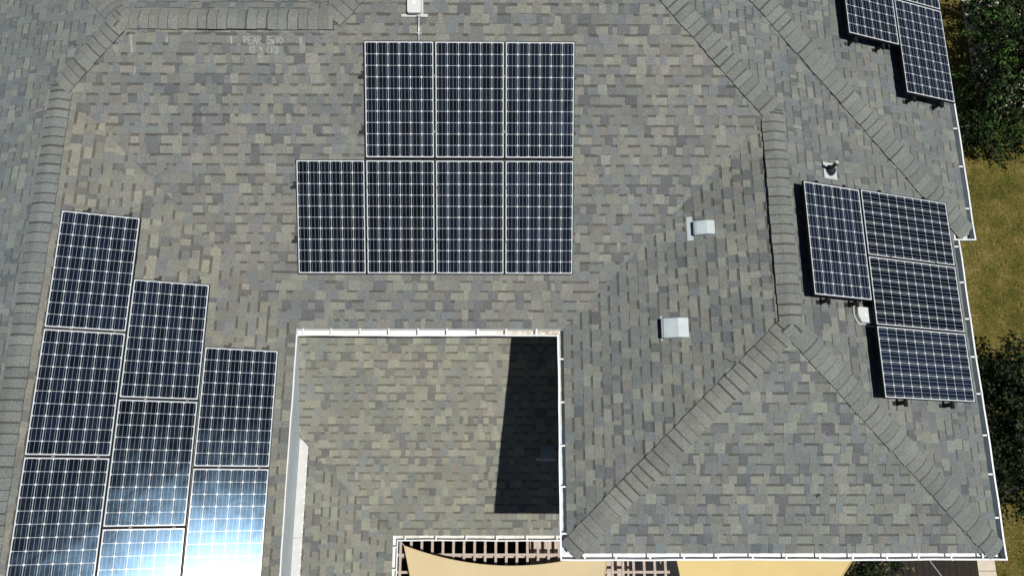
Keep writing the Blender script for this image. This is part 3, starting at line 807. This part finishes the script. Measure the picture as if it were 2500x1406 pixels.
def rounded(w, h, r, n=4, cut=0.0):
    pts = []
    for cx_, cy_, a0 in ((w/2 - r, h/2 - r, 0), (-w/2 + r, h/2 - r, 90), (-w/2 + r, -h/2 + r, 180), (w/2 - r, -h/2 + r, 270)):
        for k in range(n + 1):
            a = math.radians(a0 + 90 * k / n); pts.append((cx_ + r * math.cos(a), cy_ + r * math.sin(a)))
    return pts
def junction_box(Mx, outline, label, Ht, rim):
    t = thing('junction_box', Mx, label, 'junction box')
    m = MB(); n = len(outline)
    lev = [(1.0, 0.0), (1.0, Ht - .012), (.965, Ht - .004), (.92, Ht)]
    for (s0, z0), (s1, z1) in zip(lev[:-1], lev[1:]):
        for i in range(n):
            a, b = outline[i], outline[(i + 1) % n]
            m.face([(a[0]*s0, a[1]*s0, z0), (b[0]*s0, b[1]*s0, z0), (b[0]*s1, b[1]*s1, z1), (a[0]*s1, a[1]*s1, z1)])
    m.face([(x * .92, y * .92, Ht) for x, y in outline])
    m.build('cover', M['boxplastic'], t)
    l_ = MB(); l_.box((-.021, -.021, Ht), (.021, .021, Ht + .0015)); l_.build('sticker', M['trim'], t)
    if rim:
        k = MB()
        for s0, z0, s1, z1 in ((1.0, .012, 1.13, .012), (1.13, .012, 1.13, 0.0)):
            for i in range(n):
                a, b = outline[i], outline[(i + 1) % n]
                k.face([(a[0]*s0, a[1]*s0, z0), (b[0]*s0, b[1]*s0, z0), (b[0]*s1, b[1]*s1, z1), (a[0]*s1, a[1]*s1, z1)])
        k.build('rim', M['flash'], t)
    return t
jb = junction_box(local_frame(P_S, 1.728, 4.405, .014), rounded(.205, .30, .03), 'pale grey junction box at the top edge with a conduit leaving its foot', .085, False)
f = MB(); f.box((-.19, -.185, .002), (.19, -.145, .007)); f.box((-.105, -.145, .002), (.125, .10, .007)); f.build('flange', M['flash'], jb)
pent = [(.098, -.125), (.112, -.110), (.114, .112), (.104, .126), (.0, .130), (-.022, .122), (-.098, .082), (-.112, .062), (-.114, -.110), (-.102, -.125)]
jb2 = junction_box(local_frame(P_EE, 8.075, 0.030, .014), pent, 'pale grey junction box tucked against the sideways solar panels on the right', .085, True)

# conduit from the box to the panels
cd = thing('conduit', P_S.xy(1.795, 4.25), 'thin grey conduit running from the top junction box down to the middle array', 'conduit')
m = MB(); a = P_S.xy(1.792, 4.268, .05) - cd.location; b = P_S.xy(1.785, 3.86, .05) - cd.location
m.tube([a, b], .0135, 10); m.build('pipe', M['conduit'], cd, smooth=True)
m = MB()
for t_ in (.05, .62):
    c = a.lerp(b, t_); m.box((c.x - .03, c.y - .012, c.z - .045), (c.x + .03, c.y + .012, c.z - .005)); m.tube([c, c + (b - a).normalized() * .022], .0165, 10)
m.build('strap', M['conduit'], cd)

# plumbing vent
vp = thing('plumbing_vent', local_frame(P_EE, 7.798, 2.197, .014), 'black plumbing vent pipe with a pale open top standing in a metal flashing', 'vent pipe')
inv = vp.matrix_world.inverted().to_3x3(); up_l = inv @ Vector((0, 0, 1))
f = MB(); f.box((-.135, -.135, 0), (.12, .10, .003)); f.build('flashing', M['vent'], vp)
f = MB(); f.tube([(0, -.01, .002), (0, -.008, .02), up_l * .05 + Vector((0, 0, .01)), up_l * .085], [.088, .080, .052, .033], 20); f.build('rubber_boot', M['rubber'], vp, smooth=True)
f = MB(); f.tube([up_l * .03, up_l * .292], .026, 16, caps=False); f.build('pipe', M['rubber'], vp, smooth=True)
f = MB(); n = 16
ax = up_l.orthogonal().normalized(); bx = up_l.cross(ax).normalized()
R_ = lambda r, k, h: up_l * h + (ax * math.cos(2*math.pi*k/n) + bx * math.sin(2*math.pi*k/n)) * r
for k in range(n):
    f.face([R_(.0262, k, .291), R_(.0262, k+1, .291), R_(.0262, k+1, .2935), R_(.0262, k, .2935)])
    f.face([R_(.0262, k, .2935), R_(.0262, k+1, .2935), R_(.006, k+1, .286), R_(.006, k, .286)])
f.build('rim', M['flash'], vp)

# ------------------------------------------------------------------ courtyard: pergola lattice, planks, sails
LT = -3.35
pg = thing('pergola', (3.3, -5.2, GZ), 'weathered brown lattice pergola below the porch gutter', 'pergola')
PO = Vector((3.3, -5.2, GZ))
def pb(name, mat, boxes):
    m_ = MB()
    for lo, hi in boxes: m_.box(tuple(Vector(lo) - PO), tuple(Vector(hi) - PO))
    return m_.build(name, mat, pg)
x = 1.160; xs = []
while x < 5.95:
    xs.append(x); x += 0.1905
for x in xs:
    pb('slat', M['lattice'], [((x - .022, -8.2 + rnd.uniform(-.02, .02), LT - .045), (x + .022, -3.02, LT + rnd.uniform(-.002, .004)))])
y = -3.488
while y > -8.2:
    pb('crossbar', M['lattice'], [((.98, y - .022, LT - .052), (6.0, y + .022, LT - .007))]); y -= 0.296
for x, y in ((1.05, -3.6), (5.9, -3.6), (1.05, -8.1), (5.9, -8.1)):
    pb('post', M['lattice'], [((x - .05, y - .05, GZ), (x + .05, y + .05, LT - .10))])
for y in (-3.60, -8.1):
    pb('beam', M['lattice'], [((.95, y - .09 if y < -4 else y + .055, LT - .24), (6.05, y - .05 if y < -4 else y + .095, LT - .0945))])

bp = thing('plank_platform', (4.35, -4.2, GZ), 'pale plank platform just under the lattice beside the east wing corner', 'platform')
BO = Vector((4.35, -4.2, GZ)); m = MB(); x = 3.50
while x < 5.2:
    m.box(tuple(Vector((x, -5.4, -3.70)) - BO), tuple(Vector((x + .134, -2.75, -3.665 + rnd.uniform(-.003, .003))) - BO)); x += .14
m.build('planks', M['planks'], bp)
for (x, y) in ((3.62, -5.3), (5.05, -5.3), (3.62, -2.9), (5.05, -2.9)):
    m = MB(); m.box(tuple(Vector((x - .05, y - .05, GZ)) - BO), tuple(Vector((x + .05, y + .05, -3.70)) - BO)); m.build('leg', M['lattice'], bp)

def shade_sail(name, corners, sag, mat, label, edge=True):
    """four corner sail with hollow edges, slightly dished"""
    c = [Vector(q_) for q_ in corners]; o0 = sum(c, Vector()) / 4
    t = thing(name, o0, label, 'shade sail')
    N = 28; m_ = MB()
    def hol(a, b, tt, k): return a.lerp(b, tt) + (o0 - (a + b) / 2) * (4 * tt * (1 - tt)) * k
    def S_(u_, v_):
        b0 = hol(c[0], c[1], u_, sag[0]); b1 = hol(c[3], c[2], u_, sag[2]); l0 = hol(c[0], c[3], v_, sag[3]); l1 = hol(c[1], c[2], v_, sag[1])
        bil = c[0].lerp(c[1], u_).lerp(c[3].lerp(c[2], u_), v_)
        q_ = b0.lerp(b1, v_) + l0.lerp(l1, u_) - bil
        q_.z -= 0.12 * math.sin(math.pi * u_) * math.sin(math.pi * v_)
        return q_ - o0
    for i in range(N):
        for j in range(N):
            m_.face([S_(i/N, j/N), S_((i+1)/N, j/N), S_((i+1)/N, (j+1)/N), S_(i/N, (j+1)/N)])
    ob = m_.build('cloth', mat, t, smooth=True)
    h_ = MB()
    for f_ in (lambda s: S_(s, 0), lambda s: S_(1, s), lambda s: S_(1 - s, 1), lambda s: S_(0, 1 - s)):
        h_.tube([f_(k / N) + Vector((0, 0, .004)) for k in range(N + 1)], .009, 6)
    h_.build('hem', mat, t)
    r_ = MB()
    for q_ in (S_(0, 0), S_(1, 0), S_(1, 1), S_(0, 1)):
        dd = q_.normalized(); r_.tube([q_, q_ + dd * .09], .007, 6)
    r_.build('turnbuckle', M['conduit'], t)
    return t
shade_sail('shade_sail', [(1.25, -3.32, -3.15), (4.88, -3.38, -3.15), (4.45, -7.6, -3.2), (1.95, -7.6, -3.2)], (.146, .05, .05, .06), M['sail'], 'sand coloured shade sail over the lattice, one corner by the porch gutter')
shade_sail('shade_sail', [(6.02, -3.15, -3.15), (9.45, -3.28, -3.15), (7.75, -5.6, -3.2), (6.32, -5.4, -3.2)], (.05, .03, .05, .03), M['sail_warm'], 'golden yellow shade sail below the south eave of the east wing')

# ------------------------------------------------------------------ yard
def slab(name, pts, mat, z, kind='structure'):
    m_ = MB(); m_.face([(x, y, z) for x, y in pts]); n = len(pts)
    for i in range(n):
        a, b = pts[i], pts[(i + 1) % n]; m_.face([(a[0], a[1], z - .12), (b[0], b[1], z - .12), (b[0], b[1], z), (a[0], a[1], z)])
    return tag(m_.build(name, mat), kind=kind)
slab('patio', [(5.2, -12), (10.75, -12), (10.75, -2.4), (5.2, -2.4)], M['patio'], GZ + .02)
m = MB()
x = 10.76
while x < 12.84: m.box((x, -9, GZ - .1), (x + .134, -2.0, GZ + .05 + rnd.uniform(-.003, .003))); x += .14
x = .7
while x < 5.2: m.box((x, -9, GZ - .1), (x + .134, -2.4, GZ + .05 + rnd.uniform(-.003, .003))); x += .14
tag(m.build('deck', M['deck']), kind='structure')
for k, (y0, y1) in enumerate(((-3.99, -2.62), (-5.35, -4.0), (-6.7, -5.36), (-8.1, -6.71), (-9.5, -8.11))):
    slab('path', [(12.90, y0), (13.27, y0), (13.27, y1), (12.90, y1)], M['concrete'], GZ + .03)
for k in range(6):
    y0 = 6.6 + k * 1.5; slab('sidewalk', [(14.52, y0), (16.4, y0), (16.4, y0 + 1.49), (14.52, y0 + 1.49)], M['concrete'], GZ + .03)

# grass blades over the visible strip of lawn
gm = MB(); gr = random.Random(5)
for i in range(70000):
    x = gr.uniform(10.4, 16.6); y = gr.uniform(-6.0, 10.5)
    if x > 14.5 and y > 6.55: continue
    if 12.84 < x < 13.30 and y < -2.6: continue
    if x < 12.86 and y < -1.95: continue
    h_ = gr.uniform(.008, .032); an = gr.uniform(0, 6.28); wd = gr.uniform(.008, .02); ln = gr.uniform(.0, .06); a2 = gr.uniform(0, 6.28)
    pn = math.sin(x * 1.7 + 1.3 * math.sin(y * .9)) * math.sin(y * 1.3 + x * .6) * .8 + .55 * math.sin(x * 7.1 + 2 * math.sin(y * 4.3)) * math.sin(y * 6.2 + 1.7 * math.sin(x * 3.1)) + gr.gauss(0, .4)
    cg = (.082, .090, .017) if pn < -.25 else (.172, .138, .031) if pn < .55 else (.255, .19, .082)
    j = gr.uniform(.6, 1.25); dx, dy = math.cos(an) * wd, math.sin(an) * wd
    gm.face([(x - dx, y - dy, GZ), (x + dx, y + dy, GZ), (x + math.cos(a2) * ln, y + math.sin(a2) * ln, GZ + h_)], tuple(q_ * j for q_ in cg))
tag(gm.build('grass', M['grass']), 'short yellow green grass on the side lawn', 'grass', kind='stuff')

def tree(name, base, blobs, nleaf, label, cat, pal, leaf=(.05, .12), seed=1, trunk=.12):
    r = random.Random(seed); t = thing(name, base, label, cat); B0 = Vector(base)
    tr = MB(); top = Vector(blobs[0][:3]) - B0
    tr.tube([(0, 0, -.1), top * .35 + Vector((.05, .03, 0)), top * .7, top], [trunk, trunk * .8, trunk * .55, trunk * .25], 8)
    for b in blobs[1:]:
        e = Vector(b[:3]) - B0; s = top * r.uniform(.35, .75); mid = s.lerp(e, .5) + Vector((0, 0, .12))
        tr.tube([s, mid, e], [trunk * .45, trunk * .3, trunk * .1], 6)
    tr.build('trunk', M['bark'], t, smooth=True)
    cr = MB()
    wts = [b[3] ** 2 for b in blobs]
    # twigs with leaves hanging off them
    ntw = nleaf // 14
    for i in range(ntw):
        b = r.choices(blobs, wts)[0]; C_ = Vector(b[:3]) - B0
        d = Vector((r.gauss(0, 1), r.gauss(0, 1), r.gauss(0, .8))).normalized()
        s0 = C_ + d * b[3] * r.uniform(.25, .95) * Vector((1, 1, .75)).length / 1.6
        dirn = (d + Vector((r.gauss(0, .6), r.gauss(0, .6), r.gauss(-.15, .4)))).normalized(); L = r.uniform(.18, .42)
        tone = r.choice(pal); tj = r.uniform(.55, 1.35)
        for k in range(14):
            q0 = s0 + dirn * L * (k / 14) + Vector((r.gauss(0, .025), r.gauss(0, .025), r.gauss(0, .025)))
            ld = (dirn * .6 + Vector((r.gauss(0, .7), r.gauss(0, .7), r.gauss(-.2, .5)))).normalized()
            l_ = r.uniform(*leaf); sd_ = ld.cross(Vector((r.gauss(0, 1), r.gauss(0, 1), r.gauss(1, .7)))).normalized() * l_ * .24
            jj = tj * r.uniform(.8, 1.2)
            cr.face([q0, q0 + ld * l_ * .45 + sd_, q0 + ld * l_, q0 + ld * l_ * .45 - sd_], tuple(c * jj for c in tone))
    cr.build('crown', M['leaf'], t)
    return t
PAL = [(.014, .034, .007), (.022, .050, .010), (.007, .014, .004), (.040, .085, .015), (.018, .025, .008)]
PALD = [(.009, .017, .006), (.014, .030, .008), (.022, .038, .012), (.007, .012, .005)]
tree('tree', (14.6, 7.0, GZ), [(14.55, 7.1, -3.7, .85), (14.65, 8.9, -5.05, .5), (15.2, 8.6, -4.8, .7), (15.9, 8.0, -4.6, .8), (14.6, 8.0, -5.0, .5), (15.6, 9.3, -4.9, .7), (14.5, 6.3, -3.9, .85), (15.3, 7.2, -3.6, .9), (14.0, 5.5, -4.4, .7), (13.9, 6.5, -4.6, .6), (13.75, 5.7, -4.8, .5), (15.2, 5.7, -4.2, .8)],
     30000, 'large leafy green tree at the top right corner overhanging the pale sidewalk', 'tree', PAL, seed=3, trunk=.14)
tree('tree', (13.6, -1.1, GZ), [(13.5, -.7, -4.1, .75), (13.2, -1.7, -4.2, .75), (13.9, -1.5, -3.9, .8), (13.1, -.2, -4.6, .55), (13.8, .0, -4.3, .65), (13.7, -2.4, -4.6, .55)],
     20000, 'dark bushy tree on the right beside the lower end of the east gutter', 'tree', PALD, seed=8, trunk=.10)
tree('shrub', (10.0, -3.95, GZ), [(9.95, -3.95, -4.75, .34), (10.25, -3.75, -4.8, .36), (10.5, -3.95, -4.9, .34), (9.85, -4.25, -4.9, .3), (10.7, -3.6, -5.0, .3)],
     7000, 'dark shrub on the grey patio under the south gutter', 'shrub', PALD + [(.10, .085, .045)], leaf=(.04, .09), seed=12, trunk=.04)

cb = MB()
A_ = Vector((9.05, -3.0, -.6)); B_ = Vector((13.5, -7.5, -2.2))
pts = [A_.lerp(B_, k / 24) - Vector((0, 0, .5 * 4 * (k / 24) * (1 - k / 24))) for k in range(25)]
m = MB(); m.tube([q_ - A_ for q_ in pts], .006, 6)
o = m.build('cable', M['conduit'], None); o.location = A_; tag(o, 'thin overhead cable slanting away from the south eave', 'cable')

# a few dry twigs blown onto the shingles
for pl, x, y in ((P_LS, -.25, -.35), (P_LS, -.10, -1.35), (P_LS, .48, -2.33), (P_S, -1.9, 2.2), (P_S, 3.6, 3.4), (P_EW, 6.1, -.6), (P_ES, 7.4, -2.4), (P_S, -2.38, 4.02)):
    t = thing('twig', local_frame(pl, x, y, .017), 'small dry twig lying loose on the grey shingles', 'twig', 'dry twigs fallen on the shingles')
    m = MB(); a0 = rnd.uniform(0, 6.28); pts = [Vector((0, 0, 0))]
    for k in range(3): pts.append(pts[-1] + Vector((math.cos(a0), math.sin(a0), rnd.uniform(0, .1))) * rnd.uniform(.02, .04)); a0 += rnd.uniform(-.7, .7)
    m.tube(pts, [.005, .006, .005, .003], 6); m.tube([pts[1], pts[1] + Vector((math.cos(a0 + 1), math.sin(a0 + 1), .1)) * .03], [.004, .003], 5)
    m.build('stick', M['twig'], t)
